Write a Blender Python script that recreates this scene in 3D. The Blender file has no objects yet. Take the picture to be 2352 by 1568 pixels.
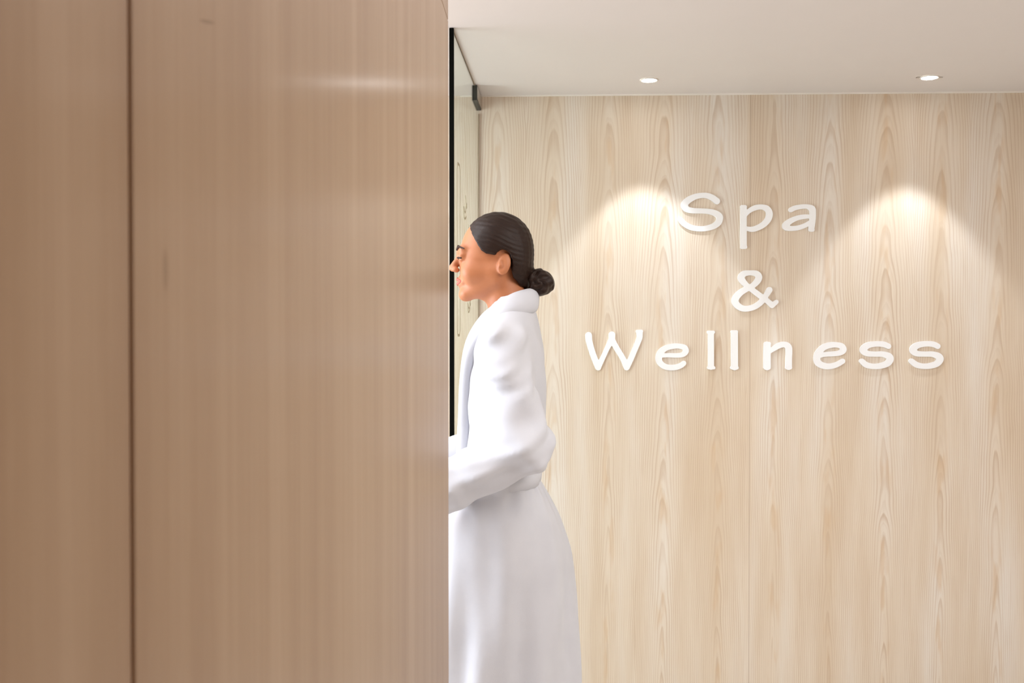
import bpy, bmesh, math, random
import numpy as np
from mathutils import Vector, Matrix, Euler
random.seed(3)
S = bpy.context.scene
COL = S.collection
W, H, FPX = 2352, 1568, 2287.0
CAM = Vector((0, 0, 1.36))
YAW = math.atan(74/FPX); PITCH = math.atan(34/FPX)

# ------------------------------------------------------------ camera
cd = bpy.data.cameras.new('camera'); cam = bpy.data.objects.new('camera', cd); COL.objects.link(cam)
cd.sensor_width = 36; cd.lens = FPX/W*36
cam.location = CAM; cam.rotation_euler = Euler((math.pi/2-PITCH, 0, YAW), 'XYZ')
cd.clip_start = 0.02
cd.dof.use_dof = True; cd.dof.focus_distance = 3.72; cd.dof.aperture_fstop = 16
S.camera = cam
RM = cam.rotation_euler.to_matrix()

def ray(px, py):
    return RM @ Vector(((px-W/2)/FPX, -(py-H/2)/FPX, -1))
def hit(px, py, axis, val):
    d = ray(px, py); t = (val-CAM[axis])/d[axis]
    return CAM + d*t

CEIL = 2.226
BACK = 3.74
K = .76
PANX = -0.143

# ------------------------------------------------------------ helpers
def link(name, me, mat=None, parent=None, smooth=False):
    o = bpy.data.objects.new(name, me); COL.objects.link(o)
    if mat: me.materials.append(mat)
    if parent: o.parent = parent
    if smooth:
        me.polygons.foreach_set('use_smooth', [True]*len(me.polygons))
    return o
def from_bm(name, bm, mat=None, parent=None, smooth=False):
    bmesh.ops.recalc_face_normals(bm, faces=bm.faces)
    me = bpy.data.meshes.new(name); bm.to_mesh(me); bm.free()
    return link(name, me, mat, parent, smooth)
def tag(o, label=None, cat=None, group=None, kind=None):
    if label: o['label'] = label
    if cat: o['category'] = cat
    if group: o['group'] = group
    if kind: o['kind'] = kind
    return o
def add_box(bm, a, b, bevel=0):
    r = bmesh.ops.create_cube(bm, size=1)
    vs = r['verts']
    for v in vs:
        v.co = Vector(((a[i]+b[i])/2 + v.co[i]*(b[i]-a[i]) for i in range(3)))
    if bevel:
        es = list({e for v in vs for e in v.link_edges})
        bmesh.ops.bevel(bm, geom=es, offset=bevel, segments=2, affect='EDGES', profile=0.5)
    return vs
def box(name, a, b, mat, parent=None, bevel=0):
    bm = bmesh.new(); add_box(bm, a, b, bevel)
    return from_bm(name, bm, mat, parent)
def lathe(name, prof, mat, parent=None, n=48, smooth=True):
    bm = bmesh.new(); rings = []
    for r, z in prof:
        rings.append([bm.verts.new((r*math.cos(2*math.pi*i/n), r*math.sin(2*math.pi*i/n), z)) for i in range(n)])
    for A, B in zip(rings, rings[1:]):
        for i in range(n):
            bm.faces.new((A[i], A[(i+1) % n], B[(i+1) % n], B[i]))
    return bm, rings

# ------------------------------------------------------------ node helpers
class G:
    def __init__(s, name):
        s.m = bpy.data.materials.new(name); s.m.use_nodes = True
        s.t = s.m.node_tree; s.b = s.t.nodes['Principled BSDF']
    def put(s, sock, v):
        if isinstance(v, bpy.types.NodeSocket): s.t.links.new(v, sock)
        elif v is not None: sock.default_value = v
    def m_(s, op, a, b=None, c=None, clamp=False):
        n = s.t.nodes.new('ShaderNodeMath'); n.operation = op; n.use_clamp = clamp
        s.put(n.inputs[0], a); s.put(n.inputs[1], b)
        if c is not None: s.put(n.inputs[2], c)
        return n.outputs[0]
    def add(s, a, b): return s.m_('ADD', a, b)
    def sub(s, a, b): return s.m_('SUBTRACT', a, b)
    def mul(s, a, b): return s.m_('MULTIPLY', a, b)
    def xyz(s):
        n = s.t.nodes.new('ShaderNodeTexCoord'); q = s.t.nodes.new('ShaderNodeSeparateXYZ')
        s.t.links.new(n.outputs['Object'], q.inputs[0]); return q.outputs[0], q.outputs[1], q.outputs[2]
    def vec(s, x, y, z):
        n = s.t.nodes.new('ShaderNodeCombineXYZ')
        s.put(n.inputs[0], x); s.put(n.inputs[1], y); s.put(n.inputs[2], z); return n.outputs[0]
    def noise(s, v, scale=1, detail=2, rough=.5):
        n = s.t.nodes.new('ShaderNodeTexNoise'); s.put(n.inputs['Vector'], v)
        n.inputs['Scale'].default_value = scale; n.inputs['Detail'].default_value = detail
        n.inputs['Roughness'].default_value = rough; return n.outputs[0]
    def ramp(s, f, stops):
        n = s.t.nodes.new('ShaderNodeValToRGB'); s.put(n.inputs[0], f)
        e = n.color_ramp.elements
        while len(e) < len(stops): e.new(.5)
        for k, (p, c) in zip(e, stops): k.position = p; k.color = (*c, 1)
        return n.outputs[0]
    def smooth(s, f, a, b):
        n = s.t.nodes.new('ShaderNodeMapRange'); n.interpolation_type = 'SMOOTHSTEP'
        s.put(n.inputs[0], f); n.inputs[1].default_value = a; n.inputs[2].default_value = b
        return n.outputs[0]
    def mix(s, f, a, b, mode='MIX'):
        n = s.t.nodes.new('ShaderNodeMix'); n.data_type = 'RGBA'; n.blend_type = mode
        s.put(n.inputs[0], f)
        for sock, v in ((n.inputs[6], a), (n.inputs[7], b)):
            s.put(sock, (*v, 1) if isinstance(v, tuple) else v)
        return n.outputs[2]
    def bump(s, h, st, dist=.001):
        n = s.t.nodes.new('ShaderNodeBump'); s.put(n.inputs['Height'], h)
        n.inputs['Strength'].default_value = st; n.inputs['Distance'].default_value = dist
        s.t.links.new(n.outputs[0], s.b.inputs['Normal'])
    def set(s, **k):
        for a, v in k.items():
            a = a.replace('_', ' ')
            s.put(s.b.inputs[a], (*v, 1) if isinstance(v, tuple) and len(v) == 3 else v)
        return s
def lin(r, g, b):
    f = lambda c: (c/255/12.92 if c/255 <= .04045 else ((c/255+.055)/1.055)**2.4)
    return (f(r), f(g), f(b))
def plain(name, col, rough=.6, noise=0.0, scale=20, **k):
    g = G(name)
    if noise:
        n = g.noise(g.vec(*g.xyz()), scale, 3)
        g.set(Base_Color=g.mix(n, tuple(c*(1-noise) for c in col), tuple(min(1, c*(1+noise)) for c in col)))
    else: g.set(Base_Color=col)
    g.set(Roughness=rough, **k); return g.m

def wood_wall():
    g = G('pale ash veneer'); x, y, z = g.xyz()
    xw = x; x = g.mul(x, 1/K); z = g.mul(z, 1/K)
    LW = .27
    u = g.m_('DIVIDE', g.sub(x, .045-LW/2), LW)
    i = g.m_('FLOOR', u)
    wn = g.t.nodes.new('ShaderNodeTexWhiteNoise'); wn.noise_dimensions = '1D'; g.put(wn.inputs['W'], i)
    r = wn.outputs['Value']
    xl = g.mul(g.sub(g.sub(u, i), .5), LW)
    zz = g.add(z, g.mul(r, .35))
    wob = g.noise(g.vec(g.mul(x, 5), g.mul(i, 3.7), g.mul(z, 2.2)), 1, 2)
    xl2 = g.add(xl, g.mul(g.sub(wob, .5), .032))
    cut = g.noise(g.vec(g.mul(i, 5.3), 0.0, g.mul(zz, 1.9)), 1, 2)
    yy = g.add(g.mul(zz, g.add(.026, g.mul(r, .014))), g.mul(g.sub(cut, .5), .03))
    R = g.m_('SQRT', g.add(g.m_('POWER', xl2, 2.0), g.m_('POWER', g.add(yy, .004), 2.0)))
    rr = g.add(R, g.mul(g.sub(g.noise(g.vec(g.mul(x, 30), 0.0, g.mul(z, 5)), 1, 2), .5), .0035))
    q = g.m_('DIVIDE', rr, .0088)
    fr = g.sub(q, g.m_('FLOOR', q))
    ln = g.mul(g.smooth(fr, .45, .9), g.sub(1.0, g.smooth(fr, .9, 1.0)))
    fr2 = g.sub(g.mul(q, 2.37), g.m_('FLOOR', g.mul(q, 2.37)))
    ln2 = g.mul(g.smooth(fr2, .4, .9), g.sub(1.0, g.smooth(fr2, .9, 1.0)))
    amp = g.noise(g.vec(g.mul(x, 14), 3.0, g.mul(z, 1.4)), 1, 3)
    amp = g.smooth(amp, .25, .75)
    fine = g.noise(g.vec(g.mul(x, 260), 0.0, g.mul(z, 5)), 1, 2)
    band = g.noise(g.vec(g.mul(x, 5.5), 1.0, g.mul(z, .55)), 1, 3)
    core = g.sub(1.0, g.smooth(g.m_('ABSOLUTE', xl2), .005, .05))
    patch = g.mul(core, g.smooth(g.noise(g.vec(g.mul(x, 22), 9.0, g.mul(z, 4)), 1, 2), .5, .66))
    base = g.ramp(band, [(.3, lin(221, 201, 176)), (.5, lin(231, 216, 197)), (.7, lin(237, 228, 217))])
    f1 = g.mul(ln, g.add(.12, g.mul(amp, .48)))
    c = g.mix(f1, base, lin(196, 166, 134))
    c = g.mix(g.mul(ln2, g.mul(amp, .2)), c, lin(194, 166, 138))
    c = g.mix(g.mul(patch, .42), c, lin(214, 180, 138))
    c = g.mix(g.mul(g.smooth(fine, .45, .8), .2), c, lin(190, 160, 126))
    # sheet joint of the veneer boards
    sx = hit(1722, 900, 1, BACK).x
    j = g.m_('DIVIDE', g.sub(xw, sx), 1.24)
    jd = g.mul(g.m_('ABSOLUTE', g.sub(j, g.m_('ROUND', j))), 1.24)
    c = g.mix(g.mul(g.sub(1.0, g.smooth(jd, .0006, .0028)), .3), c, lin(150, 112, 72))
    g.set(Base_Color=c, Roughness=.5)
    g.b.inputs['Specular IOR Level'].default_value = .3
    g.bump(f1, .12, .0006)
    return g.m

def wood_panel():
    g = G('satin lacquered veneer'); x, y, z = g.xyz()
    n1 = g.noise(g.vec(0.0, g.mul(y, 22), g.mul(z, .7)), 1, 3, .55)
    n2 = g.noise(g.vec(0.0, g.mul(y, 230), g.mul(z, 3.5)), 1, 2)
    n3 = g.noise(g.vec(0.0, g.mul(y, 620), g.mul(z, 26)), 1, 2)
    c = g.ramp(n1, [(.3, lin(*PC[0])), (.5, lin(*PC[1])), (.72, lin(*PC[2]))])
    c = g.mix(g.mul(g.smooth(n2, .4, .75), .22), c, lin(*PC[3]))
    c = g.mix(g.mul(g.smooth(n3, .45, .8), .16), c, lin(*PC[4]))
    def mark(c, px, py, sy, sz, amt, slope=0):
        p = hit(px, py, 0, PANX)
        a = g.m_('POWER', g.m_('DIVIDE', g.add(g.sub(y, p.y), g.mul(g.sub(z, p.z), .0)), sy), 2.0)
        b = g.m_('POWER', g.m_('DIVIDE', g.add(g.sub(z, p.z), g.mul(g.sub(y, p.y), -slope)), sz), 2.0)
        f = g.sub(1.0, g.smooth(g.add(a, b), 0.2, 1.0))
        return g.mix(g.mul(f, amt), c, lin(96, 68, 44))
    c = mark(c, 476, 50, .012, .0011, .5, .24)
    c = mark(c, 380, 620, .0035, .010, .35)
    g.set(Base_Color=c, Roughness=.42)
    g.b.inputs['Coat Weight'].default_value = .48
    g.b.inputs['Coat Roughness'].default_value = .16
    g.b.inputs['Coat IOR'].default_value = 1.3
    g.b.inputs['Specular IOR Level'].default_value = .08
    g.bump(n2, .03, .0003)
    cn = g.t.nodes.new('ShaderNodeBump'); cn.inputs['Strength'].default_value = 1; cn.inputs['Distance'].default_value = .00006
    g.put(cn.inputs['Height'], g.noise(g.vec(0.0, g.mul(y, 700), g.mul(z, 2.0)), 1, 2))
    g.t.links.new(cn.outputs[0], g.b.inputs['Coat Normal'])
    return g.m
PC = [(139, 111, 87), (148, 121, 96), (157, 131, 107), (129, 99, 74), (169, 142, 117)]

M_wall = wood_wall()
M_panel = wood_panel()
M_core = plain('panel edge timber', lin(214, 160, 104), .7, .12, 60)
M_ceil = plain('ceiling paint', lin(226, 219, 214), .85, .012, 6)
M_trim = plain('white gloss trim', lin(246, 240, 230), .35, .01)
M_floor = plain('pale stone floor', lin(214, 208, 202), .35, .04, 5)
M_room = plain('warm plaster', lin(222, 214, 205), .8, .02, 4)
M_letter = plain('white lacquered letter', lin(253, 253, 254), .4, .008, 30)
M_black = plain('black seal', (.0015, .002, .001), .6, .1, 30, Specular_IOR_Level=.08)
M_steel = plain('brushed steel', (.62, .6, .57), .28, .08, 80, Metallic=1.0)
M_dark = plain('dark metal edge', (.03, .028, .022), .4, .1, 50)
M_sil = plain('silicone joint', lin(170, 150, 126), .5, .05, 50)
M_etch = plain('frosted etching', lin(190, 178, 150), .7, .05, 60)
M_lampring = plain('downlight ring', lin(238, 232, 224), .45, .01)
def emis(name, col, st):
    g = G(name); g.set(Base_Color=col, Emission_Color=(*col, 1)); g.b.inputs['Emission Strength'].default_value = st; return g.m
M_lamp = emis('lit lamp lens', (.98, .97, .96), 28)
def glass():
    g = G('clear greenish glass'); g.set(Base_Color=(.87, .93, .87), Roughness=.0)
    g.b.inputs['Transmission Weight'].default_value = 1; g.b.inputs['IOR'].default_value = 1.05
    return g.m
M_glass = glass()
def robe_mat():
    g = G('white terry cotton'); v = g.vec(*g.xyz())
    n = g.noise(v, 900, 3, .6); n2 = g.noise(v, 14, 3)
    g.set(Base_Color=g.mix(n2, lin(204, 206, 214), lin(216, 218, 225)), Roughness=.95)
    g.b.inputs['Sheen Weight'].default_value = .25
    g.bump(n, .35, .0012); return g.m
M_robe = robe_mat()
def skin_mat():
    g = G('tanned skin'); v = g.vec(*g.xyz()); n = g.noise(v, 30, 3); n2 = g.noise(v, 600, 2)
    g.set(Base_Color=g.mix(n, lin(186, 116, 76), lin(206, 136, 94)), Roughness=.5)
    g.b.inputs['Subsurface Weight'].default_value = .12
    g.b.inputs['Subsurface Radius'].default_value = (.012, .005, .003)
    g.b.inputs['Subsurface Scale'].default_value = 1
    g.bump(n2, .12, .0004); return g.m
M_skin = skin_mat()
def hair_mat():
    g = G('dark brown hair'); x, y, z = g.xyz()
    # strands run back and slightly down towards the bun
    a = g.add(g.mul(z, 1.0), g.mul(x, .45))
    n = g.noise(g.vec(g.mul(x, 18), g.mul(y, 420), g.mul(a, 420)), 1, 2)
    g.set(Base_Color=g.mix(n, lin(20, 10, 6), lin(52, 31, 20)), Roughness=.5)
    g.b.inputs['Specular IOR Level'].default_value = .3
    g.bump(n, .5, .001); return g.m
M_hair = hair_mat()
M_lip = plain('lip', lin(186, 92, 76), .45, .05, 90)
M_eye = plain('eye white', lin(230, 225, 220), .2, .02, 50)
M_iris = plain('brown iris', lin(52, 30, 18), .15, .1, 200)
M_brow = plain('eyebrow', lin(58, 36, 24), .8, .2, 300)
M_slip = plain('white slipper', lin(236, 234, 232), .9, .02, 40)

# ------------------------------------------------------------ room shell
XL, XR, YF = -3.0, 2.6, -2.2
def st(o): return tag(o, kind='structure')
st(box('floor', (XL-.1, YF-.1, -.1), (XR+.1, BACK+.1, 0), M_floor))
# ceiling with two round cut-outs is not needed: the downlights are surface rings with recessed lens
st(box('ceiling', (XL-.1, YF-.1, CEIL), (XR+.1, BACK+.1, CEIL+.1), M_ceil))
st(box('wall_back', (XL-.1, BACK, 0), (XR+.1, BACK+.1, CEIL), M_wall))
st(box('wall_right', (XR, YF, 0), (XR+.1, BACK, CEIL), M_room))
st(box('wall_front', (XL, YF-.1, 0), (XR, YF, CEIL), M_room))
# passage side wall with a window opening
WY0, WY1, WZ0, WZ1 = 1.6, 3.5, .5, 2.05
bm = bmesh.new()
add_box(bm, (XL-.1, YF, 0), (XL, WY0, CEIL)); add_box(bm, (XL-.1, WY1, 0), (XL, BACK, CEIL))
add_box(bm, (XL-.1, WY0, 0), (XL, WY1, WZ0)); add_box(bm, (XL-.1, WY0, WZ1), (XL, WY1, CEIL))
st(from_bm('wall_passage', bm, M_room))
bm = bmesh.new()
for a, b in (((XL-.07, WY0, WZ0), (XL-.02, WY1, WZ0+.06)), ((XL-.07, WY0, WZ1-.06), (XL-.02, WY1, WZ1)),
             ((XL-.07, WY0, WZ0+.06), (XL-.02, WY0+.06, WZ1-.06)), ((XL-.07, WY1-.06, WZ0+.06), (XL-.02, WY1, WZ1-.06)),
             ((XL-.07, 2.52, WZ0+.06), (XL-.02, 2.58, WZ1-.06))):
    add_box(bm, a, b)
st(from_bm('window_1', bm, M_trim))
st(box('light_spill_strip', (-.32, BACK-.006, CEIL-.005), (XR, BACK, CEIL), M_trim))  # white strip put in for the bright line of light spill under the ceiling

# foreground partition clad in veneer boards
EDGE = hit(1030, 784, 0, PANX).y
SEAM = hit(303, 784, 0, PANX).y
ZJ = hit(1025, 33, 0, PANX).z
gap = .0014
wl = st(box('wall_left', (PANX-.10, YF, 0), (PANX-.0018, EDGE-.0005, CEIL), M_core))
def board(y0, y1, z0, z1):
    return box('veneer_panel', (PANX-.0018, y0, z0), (PANX, y1, z1), M_panel, wl, .0009)
board(YF, SEAM-gap, 0, CEIL)
board(SEAM+gap, EDGE, 0, ZJ-.0008)
board(SEAM+gap, EDGE, ZJ+.0008, CEIL)
box('veneer_panel', (PANX-.118, YF, 0), (PANX-.10, EDGE, CEIL), M_panel, wl, .0008)

# ------------------------------------------------------------ glass partition
gn = hit(1037, 200, 1, 2.89); gf = hit(1098, 300, 1, BACK)
def gx(y): return gn.x + (gf.x-gn.x)*(y-gn.y)/(BACK-gn.y)
gp = bpy.data.objects.new('glass_partition', None); COL.objects.link(gp)
gp.location = (gn.x, gn.y, 0); ang = math.atan2(gn.x-gf.x, BACK-gn.y)   # rotate local +Y onto the pane
gp.rotation_euler.z = ang
GL = math.hypot(gf.x-gn.x, BACK-gn.y)
tag(gp, 'clear glass partition with black upright edge and steel corner clamp by the wood wall', 'glass partition')
box('glass_pane', (-.004, .012, .004), (.004, GL-.006, CEIL-.004), M_glass, gp)
box('edge_seal', (-.0065, 0, .001), (.0065, .012, CEIL-.001), M_black, gp, .001)
box('wall_joint', (-.005, GL-.006, .001), (.005, GL-.001, CEIL-.07), M_sil, gp)
box('ceiling_joint', (-.005, .012, CEIL-.004), (.005, GL-.006, CEIL-.0005), M_sil, gp)
cb = bmesh.new()
L0 = GL-.215*K
for s in (-1, 1):
    add_box(cb, (s*.0105-.003, L0, CEIL-.064*K), (s*.0105+.003, GL-.001, CEIL-.006), .0008)
cl = from_bm('corner_clamp', cb, M_steel, gp); cl['label'] = 'brushed steel clamp plate'
cb = bmesh.new()
add_box(cb, (-.012, L0-.008, CEIL-.056), (.012, L0, CEIL-.003))
add_box(cb, (-.012, L0, CEIL-.056), (.012, GL-.001, CEIL-.064*K))
from_bm('clamp_rim', cb, M_dark, cl)

# frosted marks etched on the pane
def strip(pts, w, name, mat, parent):
    bm = bmesh.new()
    for (a, b) in zip(pts, pts[1:]):
        a = Vector(a); b = Vector(b); d = (b-a).normalized(); n = Vector((-d.y, d.x))*w/2; d = d*w*.3
        q = [a-d+n, b+d+n, b+d-n, a-d-n]
        f = [bm.verts.new((.0045, p.x, p.y)) for p in q]; h = [bm.verts.new((.0052, p.x, p.y)) for p in q]
        bm.faces.new(f); bm.faces.new(h)
        for i in range(4): bm.faces.new((f[i], f[(i+1) % 4], h[(i+1) % 4], h[i]))
    return from_bm(name, bm, mat, parent)
def gpx(px, py):      # measured point on the pane plane -> (along, height)
    d = ray(px, py); n = Vector((math.cos(ang), math.sin(ang), 0))
    p0 = Vector((gn.x, gn.y, 0)); t = (p0-CAM).dot(n)/d.dot(n); p = CAM+d*t
    dd = Vector((-math.sin(ang), math.cos(ang), 0))
    return ((p-p0).dot(dd), p.z)
y0, za = gpx(1046, 372); y1, _ = gpx(1053, 372); _, zb = gpx(1046, 770)
r = .02
strip([(y0+r, za), (y1-r, za), (y1, za-r), (y1, zb+r), (y1-r, zb), (y0+r, zb), (y0, zb+r), (y0, za-r), (y0+r, za)], .008, 'etched_border', M_etch, gp)
sq = []
for (cx, cy, h) in ((1066, 480, 34), (1072, 540, 24), (1075, 700, 20)):
    a, z = gpx(cx, cy); w = .07; hh = h/560
    pts = [(a + w*math.sin(t*1.1)*(.4+.6*t/6), z + hh*(.5-t/6) + .012*math.cos(3*t)) for t in np.linspace(0, 6, 22)]
    strip(pts, .006, 'etched_script', M_etch, gp)

# ------------------------------------------------------------ downlights
spots = []
LW_ = .036
for k, (px, py, lab) in enumerate(((1491, 183, 'round recessed downlight glowing in the ceiling, the one left of the word Spa'),
                                   (2135, 177, 'round recessed downlight glowing in the ceiling near the right edge of the photo'))):
    p = hit(px, py, 2, CEIL)
    e = bpy.data.objects.new('downlight', None); COL.objects.link(e); e.location = (p.x, p.y, CEIL)
    tag(e, lab, 'ceiling light', 'recessed downlights in front of the wood wall')
    b, rg = lathe('', [(.026, -.0005), (.026, -.003), (.029, -.0040), (.032, -.003), (.033, -.0003)], None)
    from_bm('trim_ring', b, M_lampring, e, True)
    b, rg = lathe('', [(.001, -.006), (.015, -.0055), (.023, -.004), (.026, -.0008)], None)
    b.faces.new(rg[0][::-1])
    from_bm('lamp_lens', b, M_lamp, e, True)
    if k == 1:
        for s in (-1, 1):
            bb = bmesh.new(); add_box(bb, (s*.039-.006, -.005, -.003), (s*.039+.006, .005, -.0002), .001)
            from_bm('spring_clip', bb, M_steel, e)
    ld = bpy.data.lights.new('downlight beam', 'SPOT'); lo = bpy.data.objects.new('downlight_beam', ld); COL.objects.link(lo)
    lo.location = (p.x, p.y, CEIL-.012); ld.spot_size = math.radians(74); ld.spot_blend = .35
    ld.shadow_soft_size = .018; spots.append(ld)

# ------------------------------------------------------------ sign letters
def catmull(pts, n=8):
    P = [np.array(p, float) for p in pts]
    if len(P) < 3: return P
    P = [2*P[0]-P[1]] + P + [2*P[-1]-P[-2]]; out = []
    for i in range(1, len(P)-2):
        for t in np.linspace(0, 1, n, endpoint=False):
            a, b, c, d = P[i-1:i+3]
            out.append(.5*((2*b)+(c-a)*t+(2*a-5*b+4*c-d)*t*t+(3*b-a-3*c+d)*t**3))
    out.append(P[-2]); return out
C5 = (1530, 420, 4.9); C6 = (1320, 730, 5.345); C7 = (1730, 730, 5.004)
GLY = [
 ('S', C5, [[(572,205,35),(520,165,33),(460,143,31),(400,140,29),(330,153,31),(262,185,36),(215,225,39),(206,258,40),(235,295,34),(300,311,30),(380,314,28),(470,319,29),(545,337,33),(594,368,36),(603,400,37),(585,448,36),(530,487,33),(450,510,30),(370,515,29),(280,500,30),(212,464,30),(175,428,30),(160,412,28)]]),
 ('p', C5, [[(872,285,35),(870,500,36),(872,705,35)],[(853,268,20),(890,268,20)],[(853,722,20),(894,722,20)],
            [(885,372,18),(935,315,26),(1005,278,29),(1080,270,28),(1138,292,34),(1163,345,37),(1147,410,36),(1092,470,33),(1010,512,31),(950,521,28),(895,508,20)]]),
 ('a', C5, [[(1405,302,28),(1450,281,27),(1530,266,25),(1600,268,26),(1643,292,36),(1651,330,35),(1650,400,34),(1640,480,34),(1636,515,32)],[(1620,528,18),(1652,528,20)],
            [(1630,377,20),(1560,379,25),(1480,393,27),(1400,428,31),(1347,472,36),(1352,500,34),(1405,512,28),(1480,506,27),(1560,480,26),(1625,442,24)]]),
 ('&', C5, [[(1163,1204,34),(1122,1270,30),(1082,1328,32),(1010,1385,32),(930,1412,32),(860,1411,34),(803,1378,37),(775,1330,39),(795,1278,37),(850,1225,34),(930,1180,31),(985,1148,31),(1030,1100,36),(1045,1055,36),(1015,1020,33),(945,1011,28),(875,1022,34),(846,1060,37),(857,1098,36),(905,1150,30),(960,1195,30),(1060,1270,31),(1130,1320,30),(1192,1374,32)],
            [(1192,1378,30),(1242,1338,24)]]),
 ('W', C6, [[(170,214,42),(177,285,40),(215,420,38),(260,540,38),(288,606,38)],[(288,600,38),(340,500,31),(400,370,31),(453,265,38)],[(457,206,41),(455,260,38)],
            [(453,262,38),(520,380,35),(590,495,35),(638,605,38)],[(638,605,38),(690,500,35),(745,370,34),(793,250,36),(796,190,38)],[(768,166,20),(820,163,20)]]),
 ('e', C6, [[(1060,462,24),(1150,457,26),(1250,459,28),(1325,450,30),(1366,410,34),(1350,365,34),(1290,346,31),(1220,345,32),(1130,365,33),(1062,412,38),(1033,480,40),(1042,540,38),(1090,588,36),(1160,608,34),(1240,605,34),(1305,582,33),(1340,555,30)]]),
 ('l', C6, [[(1672,195,37),(1674,600,37)],[(1640,174,19),(1704,174,19)],[(1645,612,20),(1708,612,20)]]),
 ('l', C6, [[(1961,195,42),(1963,600,42)],[(1932,170,20),(1986,170,20)],[(1928,612,20),(1994,612,20)]]),
 ('n', C7, [[(162,310,39),(160,440,41),(160,560,41)],[(142,295,20),(185,295,20)],[(138,570,21),(180,572,21)],
            [(185,392,20),(250,345,29),(310,312,32),(370,306,33),(405,335,38),(412,390,37),(409,470,36),(408,560,37)],[(390,570,22),(426,570,22)]]),
 ('e', C7, [[(760,435,24),(830,418,26),(910,413,28),(990,403,30),(1036,370,36),(1020,326,34),(960,309,31),(880,313,33),(800,345,35),(747,408,39),(732,470,38),(752,520,38),(810,549,36),(880,556,33),(960,536,31),(1028,497,30)]]),
 ('s', C7, [[(1555,325,31),(1500,303,32),(1420,298,31),(1330,311,34),(1275,345,38),(1267,378,38),(1310,408,33),(1400,415,30),(1490,416,32),(1560,440,38),(1576,478,38),(1540,524,36),(1460,551,33),(1380,556,31),(1300,538,33),(1250,497,31)]]),
 ('s', C7, [[(2122,325,31),(2070,302,32),(1990,297,31),(1900,311,34),(1846,345,38),(1840,378,38),(1880,408,33),(1970,415,30),(2060,416,32),(2130,440,38),(2150,478,38),(2112,524,36),(2040,549,33),(1960,555,31),(1880,538,33),(1820,496,31)]]),
]
LAB = ['white capital letter S opening the word Spa on the pale wood wall',
 'white small letter p in the middle of the word Spa on the pale wood wall',
 'white small letter a ending the word Spa on the pale wood wall',
 'white ampersand sign mounted between the words Spa and Wellness on the wood wall',
 'white capital letter W opening the word Wellness on the wood wall',
 'white small letter e directly after the W of Wellness on the wood wall',
 'white small letter l of Wellness standing beside the first e',
 'white small letter l of Wellness standing beside the letter n',
 'white small letter n in the middle of the word Wellness on the wood wall',
 'white small letter e of Wellness between the n and the first s',
 'white small letter s of Wellness just right of the second e',
 'white small letter s ending Wellness, rightmost of all the letters on the wall']
THK = .006
def letter(ch, C, strokes, lab):
    segs = []
    for s in strokes:
        pts = catmull([(C[0]+x/C[2], C[1]+y/C[2], r/C[2]) for x, y, r in s])
        segs += list(zip(pts, pts[1:]))
    # convert to wall metres
    pl = BACK-THK
    k = (pl)/FPX*1.0
    S2 = []
    for a, b in segs:
        A = hit(a[0], a[1], 1, pl); B = hit(b[0], b[1], 1, pl)
        S2.append((A.x, A.z, a[2]*k, B.x, B.z, b[2]*k))
    S2 = np.array(S2)
    x0 = min(S2[:, 0].min(), S2[:, 3].min())-.03; x1 = max(S2[:, 0].max(), S2[:, 3].max())+.03
    z0 = min(S2[:, 1].min(), S2[:, 4].min())-.03; z1 = max(S2[:, 1].max(), S2[:, 4].max())+.03
    h = .0018
    xs = np.arange(x0, x1, h); zs = np.arange(z0, z1, h)
    X, Z = np.meshgrid(xs, zs, indexing='ij'); D = np.full(X.shape, 9.)
    for ax, az, ar, bx, bz, br in S2:
        dx, dz = bx-ax, bz-az; L = dx*dx+dz*dz+1e-12
        t = np.clip(((X-ax)*dx+(Z-az)*dz)/L, 0, 1)
        d = np.hypot(X-ax-t*dx, Z-az-t*dz)-(ar+(br-ar)*t)
        D = np.minimum(D, d)
    # soften inner corners a touch
    for _ in range(2):
        E = D.copy(); E[1:-1, 1:-1] = (D[1:-1, 1:-1]*4+D[:-2, 1:-1]+D[2:, 1:-1]+D[1:-1, :-2]+D[1:-1, 2:])/8; D = E
    cx = (x0+x1)/2; cz = (z0+z1)/2
    verts = []; vid = {}
    def vert(key, x, z):
        if key not in vid: vid[key] = len(verts); verts.append((x-cx, z-cz))
        return vid[key]
    faces = []; border = []
    nx, nz = D.shape
    ins = D < 0
    cells = np.argwhere(ins[:-1, :-1] | ins[1:, :-1] | ins[:-1, 1:] | ins[1:, 1:])
    for i, j in cells:
        c = [(i, j), (i+1, j), (i+1, j+1), (i, j+1)]; poly = []; cross = []
        for q in range(4):
            a, b = c[q], c[(q+1) % 4]; da, db = D[a], D[b]
            if da < 0: poly.append(vert(('v',)+tuple(map(int, a)), xs[a[0]], zs[a[1]]))
            if (da < 0) != (db < 0):
                t = da/(da-db); key = ('e',)+tuple(sorted((tuple(map(int, a)), tuple(map(int, b)))))
                v = vert(key, xs[a[0]]+(xs[b[0]]-xs[a[0]])*t, zs[a[1]]+(zs[b[1]]-zs[a[1]])*t)
                poly.append(v); cross.append((v, da < 0))
        if len(poly) > 2: faces.append(poly)
        if len(cross) == 2:
            (v1, in1), (v2, _) = cross
            border.append((v1, v2) if in1 else (v2, v1))
    n = len(verts)
    V = [(x, -THK/2, z) for x, z in verts] + [(x, THK/2, z) for x, z in verts]
    F = [f for f in faces] + [[q+n for q in reversed(f)] for f in faces] + [(b, a, a+n, b+n) for a, b in border]
    me = bpy.data.meshes.new('wall_letter'); me.from_pydata(V, [], F); me.update()
    o = link('wall_letter', me, M_letter); o.location = (cx, BACK-THK/2-.0002, cz)
    tag(o, lab, 'letter', 'white letters on the wood wall')
for (ch, C, s), lab in zip(GLY, LAB): letter(ch, C, s, lab)

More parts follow.
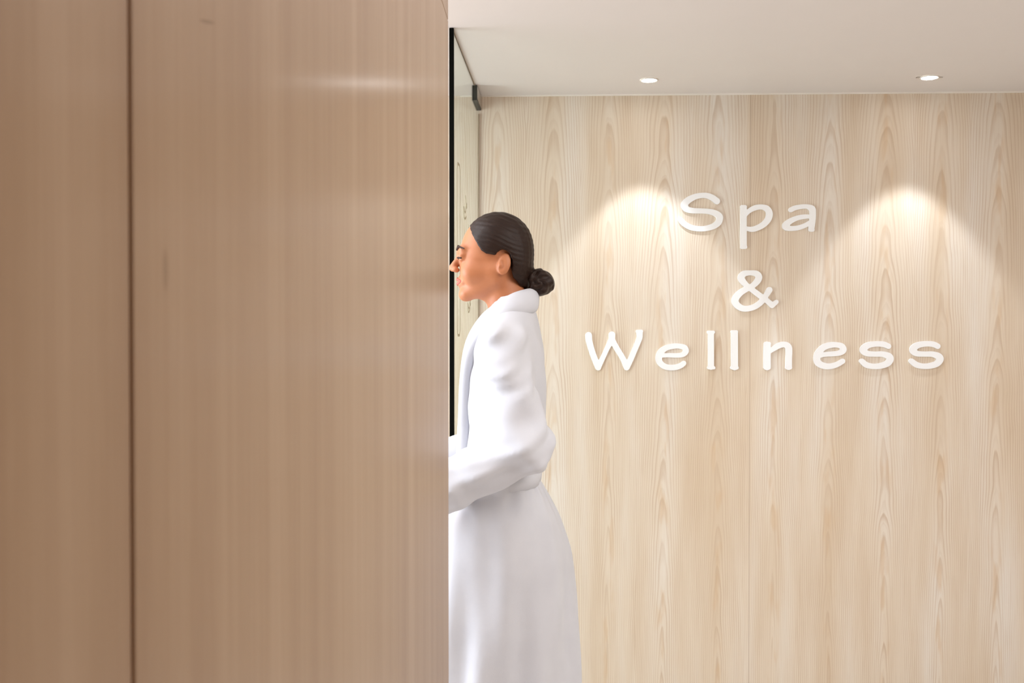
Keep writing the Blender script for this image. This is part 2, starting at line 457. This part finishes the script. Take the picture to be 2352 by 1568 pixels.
# ------------------------------------------------------------ SDF modelling (surface nets)
class Field:
    def __init__(s, xs, ys, zs):
        s.a = [np.asarray(v, np.float32) for v in (xs, ys, zs)]
        s.D = np.full([len(v) for v in s.a], .2, np.float32)
    def sub_(s, lo, hi):
        sl = []
        for v, l, h in zip(s.a, lo, hi):
            sl.append(slice(max(0, int(np.searchsorted(v, l))-1), min(len(v), int(np.searchsorted(v, h))+1)))
        g = np.meshgrid(*[v[q] for v, q in zip(s.a, sl)], indexing='ij', sparse=True)
        return tuple(sl), g
    def comb(s, sl, d, k, op):
        if d.size == 0: return
        A = s.D[sl]
        if op == 'sub': d = -d; h = np.clip(.5-.5*(d*-1+A*1-0)/k*-1, 0, 1) if False else None
        if op == 'add':
            h = np.clip(.5+.5*(d-A)/k, 0, 1); s.D[sl] = d*(1-h)+A*h-k*h*(1-h)
        else:
            h = np.clip(.5-.5*(d-A)/k, 0, 1); s.D[sl] = d*(1-h)+A*h+k*h*(1-h)
    def cone(s, a, b, r1, r2, k=.015, op='add'):
        m = max(r1, r2)+k+.01
        lo = [min(p, q)-m for p, q in zip(a, b)]; hi = [max(p, q)+m for p, q in zip(a, b)]
        sl, (X, Y, Z) = s.sub_(lo, hi)
        d = [q-p for p, q in zip(a, b)]; L = sum(v*v for v in d)+1e-9
        t = np.clip(((X-a[0])*d[0]+(Y-a[1])*d[1]+(Z-a[2])*d[2])/L, 0, 1)
        D = np.sqrt((X-a[0]-t*d[0])**2+(Y-a[1]-t*d[1])**2+(Z-a[2]-t*d[2])**2)-(r1+(r2-r1)*t)
        s.comb(sl, D.astype(np.float32), k, op)
    def ell(s, c, r, k=.015, op='add', rot=None):
        m = max(r)+k+.01
        sl, (X, Y, Z) = s.sub_([v-m for v in c], [v+m for v in c])
        P = [X-c[0], Y-c[1], Z-c[2]]
        if rot is not None:
            R = Euler(rot).to_matrix().transposed()
            P = [R[i][0]*P[0]+R[i][1]*P[1]+R[i][2]*P[2] for i in range(3)]
        k0 = np.sqrt(sum((p/q)**2 for p, q in zip(P, r))); k1 = np.sqrt(sum((p/(q*q))**2 for p, q in zip(P, r)))+1e-6
        D = k0*(k0-1)/k1
        s.comb(sl, D.astype(np.float32), k, op)
    def mesh(s, name, mat, parent=None, flip=False, relax=1):
        D = s.D; xs, ys, zs = s.a; I = D < 0
        c = np.zeros([n-1 for n in D.shape], np.int8)
        for dx in (0, 1):
            for dy in (0, 1):
                for dz in (0, 1):
                    c += I[dx:D.shape[0]-1+dx, dy:D.shape[1]-1+dy, dz:D.shape[2]-1+dz]
        act = np.argwhere((c > 0) & (c < 8)); N = len(act)
        idx = np.full(c.shape, -1, np.int32); idx[tuple(act.T)] = np.arange(N)
        P = np.zeros((N, 3)); cnt = np.zeros(N)
        cs = [(a, b, d) for a in (0, 1) for b in (0, 1) for d in (0, 1)]
        co = [np.asarray(v, float) for v in s.a]
        for p in cs:
            for ax in range(3):
                if p[ax]: continue
                q = list(p); q[ax] = 1
                ia = act+np.array(p); ib = act+np.array(q)
                da = D[tuple(ia.T)].astype(float); db = D[tuple(ib.T)].astype(float)
                cr = (da < 0) != (db < 0); t = np.where(cr, da/(da-db+1e-20*(~cr)+ (da==db)*1e-9), 0)
                pa = np.stack([co[i][ia[:, i]] for i in range(3)], 1); pb = np.stack([co[i][ib[:, i]] for i in range(3)], 1)
                P += np.where(cr[:, None], pa+(pb-pa)*t[:, None], 0); cnt += cr
        P /= np.maximum(cnt, 1)[:, None]
        F = []
        for ax in range(3):
            o1, o2 = [(1, 2), (2, 0), (0, 1)][ax]
            sa = [slice(1, -1)]*3; sb = [slice(1, -1)]*3
            sa[ax] = slice(0, -1); sb[ax] = slice(1, None)
            A = I[tuple(sa)]; B = I[tuple(sb)]
            e = np.argwhere(A != B); 
            off = np.ones(3, int); off[ax] = 0; g = e+off
            ina = A[tuple(e.T)]
            def cell(a, b):
                h = g.copy(); h[:, o1] -= a; h[:, o2] -= b; return idx[tuple(h.T)]
            q = np.stack([cell(1, 1), cell(0, 1), cell(0, 0), cell(1, 0)], 1)
            q[~ina] = q[~ina][:, ::-1]
            F.append(q)
        F = np.concatenate(F)
        F = F[(F >= 0).all(1)]
        for _ in range(relax):
            acc = np.zeros_like(P); n = np.zeros(N)
            for i in range(4):
                a = F[:, i]; b = F[:, (i+1) % 4]
                np.add.at(acc, a, P[b]); np.add.at(n, a, 1); np.add.at(acc, b, P[a]); np.add.at(n, b, 1)
            P = P*.5+.5*acc/np.maximum(n, 1)[:, None]
        me = bpy.data.meshes.new(name); me.from_pydata(P.tolist(), [], F.tolist()); me.update()
        return link(name, me, mat, parent, True)
def axis(segs):
    """segs: [(start, end, step)...]"""
    out = []
    for a, b, st_ in segs:
        n = max(1, int(round((b-a)/st_))); out += list(np.linspace(a, b, n, endpoint=False))
    out.append(segs[-1][1]); return np.array(out)

YW = 2.55       # the walking woman's mid plane; she faces -X, her left side is towards -Y
# ---- body
B = Field(axis([(-.50, -.30, .003), (-.30, -.03, .0026), (-.03, .2, .007)]),
          axis([(-.28, -.11, .003), (-.11, .11, .0028), (.11, .28, .003)]),
          axis([(-.01, .10, .006), (.10, .84, .012), (.84, 1.02, .003), (1.02, 1.38, .010), (1.38, 1.68, .0026)]))
# torso and legs
B.ell((-.10, 0, 1.24), (.075, .125, .16), .03); B.ell((-.115, 0, .90), (.070, .118, .12), .03); B.ell((-.105, 0, 1.06), (.058, .098, .14), .03)
for s in (-1, 1):
    B.cone((-.075, s*.03, 1.385), (-.09, s*.125, 1.32), .030, .028, .02)
def chain(pts, k=.02):
    for (a, ra), (b, rb) in zip(pts, pts[1:]): B.cone(a, b, ra, rb, k)
chain([((-.12, -.07, .86), .062), ((-.21, -.08, .49), .052), ((-.20, -.08, .38), .054), ((-.275, -.075, .085), .034)])
chain([((-.11, .07, .86), .062), ((-.09, .08, .49), .052), ((-.06, .08, .38), .054), ((.075, .08, .125), .034)])
chain([((-.255, -.075, .04), .034), ((-.33, -.08, .035), .032), ((-.42, -.085, .024), .022)], .015)
chain([((-.275, -.075, .085), .034), ((-.255, -.075, .04), .034)], .015)
chain([((.075, .08, .125), .034), ((.095, .08, .085), .032), ((.02, .08, .04), .028), ((-.06, .08, .024), .021)], .015)
# arms
LS, LE, LWR = (-.10, -.165, 1.345), (-.045, -.215, 1.075), (-.255, -.185, .965)
RS, RE, RWR = (-.10, .165, 1.345), (-.085, .215, 1.07), (-.30, .18, .965)
for a, b, c in ((LS, LE, LWR), (RS, RE, RWR)):
    B.cone((a[0], a[1]*.82, a[2]-.05), b, .031, .032, .02); B.cone(b, c, .038, .024, .02)
# hands: palm, thumb, four fingers curled towards the palm side n
def hand(w, e, n, up):
    w = Vector(w); d = (w-Vector(e)).normalized(); n = Vector(n); n = (n-d*n.dot(d)).normalized()
    u = n.cross(d); 
    if u.dot(Vector(up)) < 0: u = -u
    for q in (-.026, -.009, .009, .026):
        B.cone(w+d*.008+u*q*.6, w+d*.078+u*q, .015, .0115, .010)
    for q, L, rr in ((.029, .068, .0082), (.0105, .076, .0085), (-.0085, .070, .0082), (-.027, .055, .0074)):
        p = w+d*.080+u*q; a = .30+(.03-q)*3
        for f, r1, r2 in ((.45, rr, rr*.95), (.32, rr*.95, rr*.88), (.23, rr*.88, rr*.76)):
            dd = d*math.cos(a)+n*math.sin(a); p2 = p+dd*L*f
            B.cone(p, p2, r1, r2, .003); p = p2; a += .42
    p = w+d*.022+u*.024+n*.006
    for dd, L, r1, r2 in ((d*.7+u*.6+n*.35, .042, .0125, .0105), (d*.88+u*.3+n*.35, .032, .0102, .009), (d*.95+u*.05+n*.3, .024, .009, .0075)):
        p2 = p+dd.normalized()*L; B.cone(p, p2, r1, r2, .006); p = p2
hand(LWR, LE, (0, 1, -.15), (0, 0, 1)); hand(RWR, RE, (0, -1, -.15), (0, 0, 1))
# neck and head
B.cone((-.118, 0, 1.50), (-.075, 0, 1.37), .050, .056, .02)
B.ell((-.128, 0, 1.562), (.083, .070, .080), .02)
B.ell((-.158, 0, 1.512), (.058, .056, .082), .02)
for s in (-1, 1):
    B.cone((-.122, s*.046, 1.478), (-.195, s*.014, 1.446), .019, .017, .018)
    B.ell((-.183, s*.038, 1.502), (.024, .020, .022), .02)
    B.cone((-.180, s*.040, 1.492), (-.118, s*.052, 1.502), .018, .018, .02)
    B.cone((-.205, s*.036, 1.556), (-.213, s*.006, 1.553), .009, .009, .014)
    B.ell((-.226, s*.033, 1.536), (.016, .016, .011), .008, 'sub')
    B.ell((-.2055, s*.031, 1.5400), (.0132, .0145, .0088), .004)
    B.ell((-.2050, s*.031, 1.5300), (.0120, .0140, .0060), .004)
    B.ell((-.226, s*.0115, 1.5055), (.008, .007, .0065), .006)
    # ear
    B.ell((-.100, s*.070, 1.516), (.0165, .007, .029), .004, 'add', (s*.18, .22, 0))
    B.ell((-.104, s*.080, 1.519), (.010, .0065, .019), .002, 'sub', (0, .2, 0))
    B.ell((-.110, s*.074, 1.512), (.005, .006, .007), .003)
B.cone((-.213, 0, 1.543), (-.235, 0, 1.511), .0075, .0095, .010)
B.ell((-.203, 0, 1.442), (.016, .019, .016), .012)
for s in (-1, 1):
    B.cone((-.213, 0, 1.480), (-.204, s*.020, 1.477), .0075, .006, .010)
    B.cone((-.211, 0, 1.469), (-.203, s*.017, 1.473), .0075, .006, .010)
person = B.mesh('person', M_skin)
person.location = (0, YW, 0)
tag(person, 'person in white bathrobe with dark hair bun, walking left behind the wooden partition', 'person')

# lips, eyes, brows
f = Field(axis([(-.235, -.19, .0014)]), axis([(-.03, .03, .0014)]), axis([(1.455, 1.495, .0012)]))
f.cone((-.2205, 0, 1.4810), (-.2110, -.022, 1.4760), .0050, .0022, .002); f.cone((-.2205, 0, 1.4810), (-.2110, .022, 1.4760), .0050, .0022, .002)
f.cone((-.2195, 0, 1.4700), (-.2105, -.020, 1.4750), .0054, .0022, .002); f.cone((-.2195, 0, 1.4700), (-.2105, .020, 1.4750), .0054, .0022, .002)
f.mesh('lips', M_lip, person)
for s in (-1, 1):
    b = bmesh.new(); bmesh.ops.create_uvsphere(b, u_segments=20, v_segments=14, radius=.0105)
    for v in b.verts: v.co += Vector((-.2075, s*.031, 1.536))
    ey = from_bm('eye', b, M_eye, person, True)
    b = bmesh.new(); bmesh.ops.create_uvsphere(b, u_segments=16, v_segments=10, radius=.0055)
    for v in b.verts: v.co = Vector((v.co.x*.45-.2162, v.co.y+s*.031, v.co.z+1.5345))
    from_bm('iris', b, M_iris, ey, True)
    f = Field(axis([(-.235, -.17, .0016)]), axis([(s*.03-.036, s*.03+.036, .0016)]), axis([(1.54, 1.58, .0014)]))
    f.cone((-.2225, s*.012, 1.5565), (-.2175, s*.034, 1.563), .0032, .0032, .002); f.cone((-.2175, s*.034, 1.563), (-.201, s*.055, 1.556), .0032, .0018, .002)
    f.mesh('eyebrow', M_brow, person)
    f = Field(axis([(-.235, -.19, .0012)]), axis([(s*.03-.025, s*.03+.025, .0012)]), axis([(1.52, 1.55, .001)]))
    P = catmull([(-.2165, s*.019, 1.5345), (-.2200, s*.028, 1.5345), (-.2175, s*.037, 1.534), (-.2095, s*.044, 1.533)], 4)
    for a, b in zip(P, P[1:]): f.cone(tuple(a), tuple(b), .0020, .0020, .001)
    f.mesh('eyelashes', M_brow, person)

# ---- hair
Hh = Field(axis([(-.24, .06, .0025)]), axis([(-.11, .11, .0025)]), axis([(1.42, 1.68, .0025)]))
Hh.ell((-.118, 0, 1.568), (.089, .081, .085), .015)
Hh.ell((-.078, 0, 1.525), (.050, .070, .075), .02)
Hh.cone((-.075, 0, 1.495), (-.045, 0, 1.478), .048, .030, .02)
X, Y, Z = np.meshgrid(*Hh.a, indexing='ij', sparse=True)
zh = np.interp(Hh.a[0], [-.24, -.205, -.188, -.172, -.158, -.145, -.118, -.104, -.090, -.078, -.06, 0], [1.64, 1.625, 1.605, 1.575, 1.552, 1.542, 1.538, 1.546, 1.530, 1.485, 1.462, 1.455]).astype(np.float32)[:, None, None]
zc = np.float32(1.632) - 6*np.abs(Y)**2*1.0
cut = np.where(X < -.165, np.maximum(zh, zc*0+zh+.012*(1-np.clip(np.abs(Y)/.05, 0, 1))), zh)
Hh.D = np.maximum(Hh.D, (cut-Z)*.75)
ear = np.sqrt(((X+.103)/.024)**2+((Z-1.516)/.036)**2); Hh.D = np.maximum(Hh.D, np.where(np.abs(Y) > .055, (1-ear)*.02, -1))
strand = np.sin((Z*1.0+X*.35)*520+np.sin(X*60)*1.5)*.0005+np.sin(Y*420+X*30)*.0004
Hh.D += (strand*np.clip((Z-1.46)/.03, 0, 1)).astype(np.float32)
hair = Hh.mesh('hair', M_hair, person)
Bn = Field(axis([(-.07, .06, .0022)]), axis([(-.07, .07, .0022)]), axis([(1.41, 1.54, .0022)]))
Bn.ell((-.010, 0, 1.472), (.036, .042, .035), .01)
Bn.cone((-.045, 0, 1.478), (-.025, 0, 1.476), .024, .028, .01)
for k in range(5):
    a = k*1.3
    Bn.cone((-.012+.02*math.cos(a), -.028, 1.472+.02*math.sin(a)), (-.012+.02*math.cos(a+1.6), .026, 1.472+.02*math.sin(a+1.6)), .014, .013, .006)
X, Y, Z = np.meshgrid(*Bn.a, indexing='ij', sparse=True)
th = np.arctan2(Z-1.472, X+.01); rr = np.sqrt((Z-1.472)**2+(X+.01)**2)
Bn.D += (np.sin(th*3+rr*330)*.0016+np.sin(th*7+rr*700)*.0007).astype(np.float32)
Bn.mesh('hair_bun', M_hair, hair)
bm = bmesh.new()
n, m = 40, 10
ring = [[bm.verts.new((-.038+.0045*math.cos(b)*1.3, (.030+.0045*math.sin(b))*math.cos(a), 1.477+(.030+.0045*math.sin(b))*math.sin(a))) for b in np.linspace(0, 2*math.pi, m, endpoint=False)] for a in np.linspace(0, 2*math.pi, n, endpoint=False)]
for i in range(n):
    for j in range(m): bm.faces.new((ring[i][j], ring[(i+1) % n][j], ring[(i+1) % n][(j+1) % m], ring[i][(j+1) % m]))
from_bm('hair_tie', bm, M_dark, hair, True)

# ---- bathrobe
T = np.array([ # z, back x, front x, half width
 (.33, .100, -.345, .205), (.45, .095, -.335, .20), (.635, .085, -.315, .20), (.79, .066, -.29, .195), (.88, .038, -.262, .185),
 (.93, .012, -.238, .172), (.98, -.020, -.212, .158), (1.04, -.012, -.205, .162), (1.10, .000, -.195, .168), (1.20, .004, -.192, .176),
 (1.30, -.002, -.185, .176), (1.36, -.012, -.170, .160), (1.395, -.020, -.150, .115), (1.425, -.030, -.135, .075), (1.45, -.035, -.13, .06)])
R_ = Field(axis([(-.42, .16, .0052)]), axis([(-.31, .31, .0055)]), axis([(.30, 1.50, .006)]))
X, Y, Z = np.meshgrid(*R_.a, indexing='ij', sparse=True)
zz = R_.a[2]
bx = np.interp(zz, T[:, 0], T[:, 1]); fx = np.interp(zz, T[:, 0], T[:, 2]); hw = np.interp(zz, T[:, 0], T[:, 3])
def sm(v):
    for _ in range(6): v = np.convolve(np.pad(v, 2, 'edge'), [.1, .2, .4, .2, .1], 'valid')
    return v
bx, fx, hw = sm(bx), sm(fx), sm(hw)
cx = ((bx+fx)/2)[None, None, :]; aa = ((bx-fx)/2)[None, None, :]; bb = hw[None, None, :]
def torso(off):
    k0 = np.sqrt(((X-cx)/(aa-off))**2+(Y/(bb-off))**2); k1 = np.sqrt(((X-cx)/(aa-off)**2)**2+(Y/(bb-off)**2)**2)+1e-6
    return k0*(k0-1)/k1
th = np.arctan2(Y, X-cx)
low = np.clip((1.0-Z)/.5, 0, 1)
fold = (np.sin(th*9+2.0*np.sin(Z*5))*.0085+np.sin(th*17+Z*4+1.3)*.0035)*low \
     + np.sin(th*5+Z*26+np.sin(Z*40+th*3))*.0032*np.clip((1.42-Z)/.1, 0, 1)*np.clip((Z-.93)/.1, 0, 1) \
     + np.sin(th*22+np.sin(Z*30))*.003*np.exp(-((Z-.985)/.07)**2)
d0 = torso(0)+fold
dt = np.maximum(d0, np.maximum(Z-1.44, .335-Z))
inner = np.maximum(torso(.012)+fold, Z-.85)
dt = np.maximum(dt, -inner)
R_.D = dt.astype(np.float32)
for a, b, c in ((LS, LE, LWR), (RS, RE, RWR)):
    e2 = tuple(Vector(c)+(Vector(c)-Vector(b)).normalized()*.0)
    R_.cone((a[0], a[1]*.90, a[2]-.035), b, .055, .060, .04); R_.cone(b, e2, .060, .062, .03)
sfold = (np.sin((X*.7-Z)*75+Y*40+np.sin(Y*30)*1.2)*.0045+np.sin((X+Z)*48+np.sin(X*30))*.0036+np.sin((X*.5-Z)*150+Y*60+np.sin(Z*33)*2)*.0016)
R_.D += (sfold*np.clip((np.abs(Y)-.13)/.04, 0, 1)*np.clip((Z-.88)/.06, 0, 1)*np.clip((1.40-Z)/.06, 0, 1)).astype(np.float32)
# cuts: sleeve mouths and the neck opening
for b, c in ((LE, LWR), (RE, RWR)):
    c = Vector(c); d = (c-Vector(b)).normalized()
    q = (X-c.x)*d.x+(Y-c.y)*d.y+(Z-c.z)*d.z
    near = ((X-c.x)**2+(Y-c.y)**2+(Z-c.z)**2) < .12**2
    side = (np.sign(c.y)*Y > .08)
    R_.D = np.where(near & side & (X < fx[None, None, :]*1.0+.03), np.maximum(R_.D, q), R_.D)
    p0 = c-d*.06; p1 = c+d*.03
    R_.cone(tuple(p0), tuple(p1), .038, .044, .004, 'sub')
R_.cone((-.115, 0, 1.52), (-.085, 0, 1.405), .060, .056, .01, 'sub')
R_.cone((-.17, 0, 1.46), (-.235, 0, 1.25), .045, .012, .02, 'sub')
robe = R_.mesh('bathrobe', M_robe, person, relax=2)
# shawl collar
Cc = Field(axis([(-.26, .03, .0035)]), axis([(-.13, .13, .0035)]), axis([(1.00, 1.50, .0035)]))
for s in (-1, 1):
    P = catmull([(-.030, 0, 1.440), (-.038, s*.038, 1.438), (-.070, s*.066, 1.428), (-.110, s*.073, 1.405), (-.150, s*.062, 1.372), (-.183, s*.040, 1.315), (-.196, s*.012, 1.23), (-.200, -.010, 1.12), (-.204, -.02, 1.03)], 5)
    for a, b in zip(P, P[1:]):
        Cc.cone(tuple(a), tuple(b), .012, .012, .014)
        for q, w in ((1, .012), (2, .011)):
            o = np.array((-.001*q, s*.012*q, -.014*q)); Cc.cone(tuple(a+o), tuple(b+o), w, w, .016)
Cc.mesh('shawl_collar', M_robe, robe, relax=2)
# belt
bz = .985
bm = bmesh.new(); n = 72; prof = [(0, -.022), (.006, -.020), (.0085, 0), (.006, .020), (0, .022)]
cxb = float(np.interp(bz, zz, (bx+fx)/2)); ab = float(np.interp(bz, zz, (bx-fx)/2))+.002; wb = float(np.interp(bz, zz, hw))+.002
rings = [[bm.verts.new((cxb+(ab+p+.0015*math.sin(9*a))*math.cos(a), (wb+p)*math.sin(a), bz+h+.004*math.sin(a*2))) for p, h in prof] for a in np.linspace(0, 2*math.pi, n, endpoint=False)]
for i in range(n):
    for j in range(4): bm.faces.new((rings[i][j], rings[(i+1) % n][j], rings[(i+1) % n][j+1], rings[i][j+1]))
belt = from_bm('belt', bm, M_robe, robe, True)
f = Field(axis([(-.28, -.19, .003)]), axis([(-.08, .08, .003)]), axis([(.62, 1.03, .004)]))
f.ell((-.226, 0, .985), (.018, .026, .024), .006)
for s in (-1, 1):
    P = catmull([(-.228, s*.01, .98), (-.238, s*.03, .90), (-.25, s*.036, .80), (-.262, s*.04, .66)], 5)
    for a, b in zip(P, P[1:]):
        for o in (-.009, 0, .009): f.cone((a[0], a[1]+o, a[2]), (b[0], b[1]+o, b[2]), .0055, .0055, .004)
f.mesh('belt_knot', M_robe, belt)
# slippers
for y, heel, toe in ((-.08, (-.24, .022), (-.43, .02)), (.08, (.10, .075), (-.07, .016))):
    f = Field(axis([(min(toe[0], heel[0])-.06, max(toe[0], heel[0])+.06, .004)]), axis([(y-.07, y+.07, .004)]), axis([(-.01, .14, .004)]))
    f.cone((heel[0], y, heel[1]-.006), (toe[0]*.35+heel[0]*.65, y, heel[1]*.4+.006), .014, .013, .01)
    for o in (-.024, -.008, .008, .024):
        f.cone((heel[0], y+o*.8, heel[1]-.008), (toe[0]*.5+heel[0]*.5, y+o, .012+heel[1]*.25), .011, .011, .01)
        f.cone((toe[0]*.5+heel[0]*.5, y+o, .012+heel[1]*.25), (toe[0], y+o*.9, .012), .011, .011, .01)
    f.ell((toe[0]*.72+heel[0]*.28, y, .036), (.062, .044, .030), .01)
    f.mesh('slipper', M_slip, person)

# ------------------------------------------------------------ light
wd = bpy.data.worlds.new('world'); S.world = wd; wd.use_nodes = True
wd.node_tree.nodes['Background'].inputs[0].default_value = (.8, .88, 1, 1); wd.node_tree.nodes['Background'].inputs[1].default_value = 1.0
def area(name, loc, rot, sx, sy, power, col):
    d = bpy.data.lights.new(name, 'AREA'); d.shape = 'RECTANGLE'; d.size = sx; d.size_y = sy; d.energy = power; d.color = col
    o = bpy.data.objects.new(name, d); COL.objects.link(o); o.location = loc; o.rotation_euler = rot; return o
area('window_daylight', (XL-.01, (WY0+WY1)/2, (WZ0+WZ1)/2), (0, -math.pi/2, 0), 1.5, 1.8, 62, (.86, .92, 1))
area('room_fill_light', (1.1, 1.15, CEIL-.02), (0, 0, 0), 1.6, 1.6, 28, (1, .96, .93))  # added unseen overhead area light, placed to balance partition and back wall brightness
area('entry_fill_light', (-1.2, 2.3, CEIL-.02), (0, 0, 0), 1.2, 1.0, 14, (.96, .97, 1))  # added area light out of view, brightens the space beyond the partition
for ld in spots: ld.energy = 14.5; ld.color = (.84, .91, 1); ld.spot_blend = .3; ld.spot_size = math.radians(70.5)
S.view_settings.view_transform = 'Standard'; S.view_settings.look = 'None'; S.view_settings.gamma = 1
S.view_settings.use_curve_mapping = False; S.view_settings.exposure = 0.53
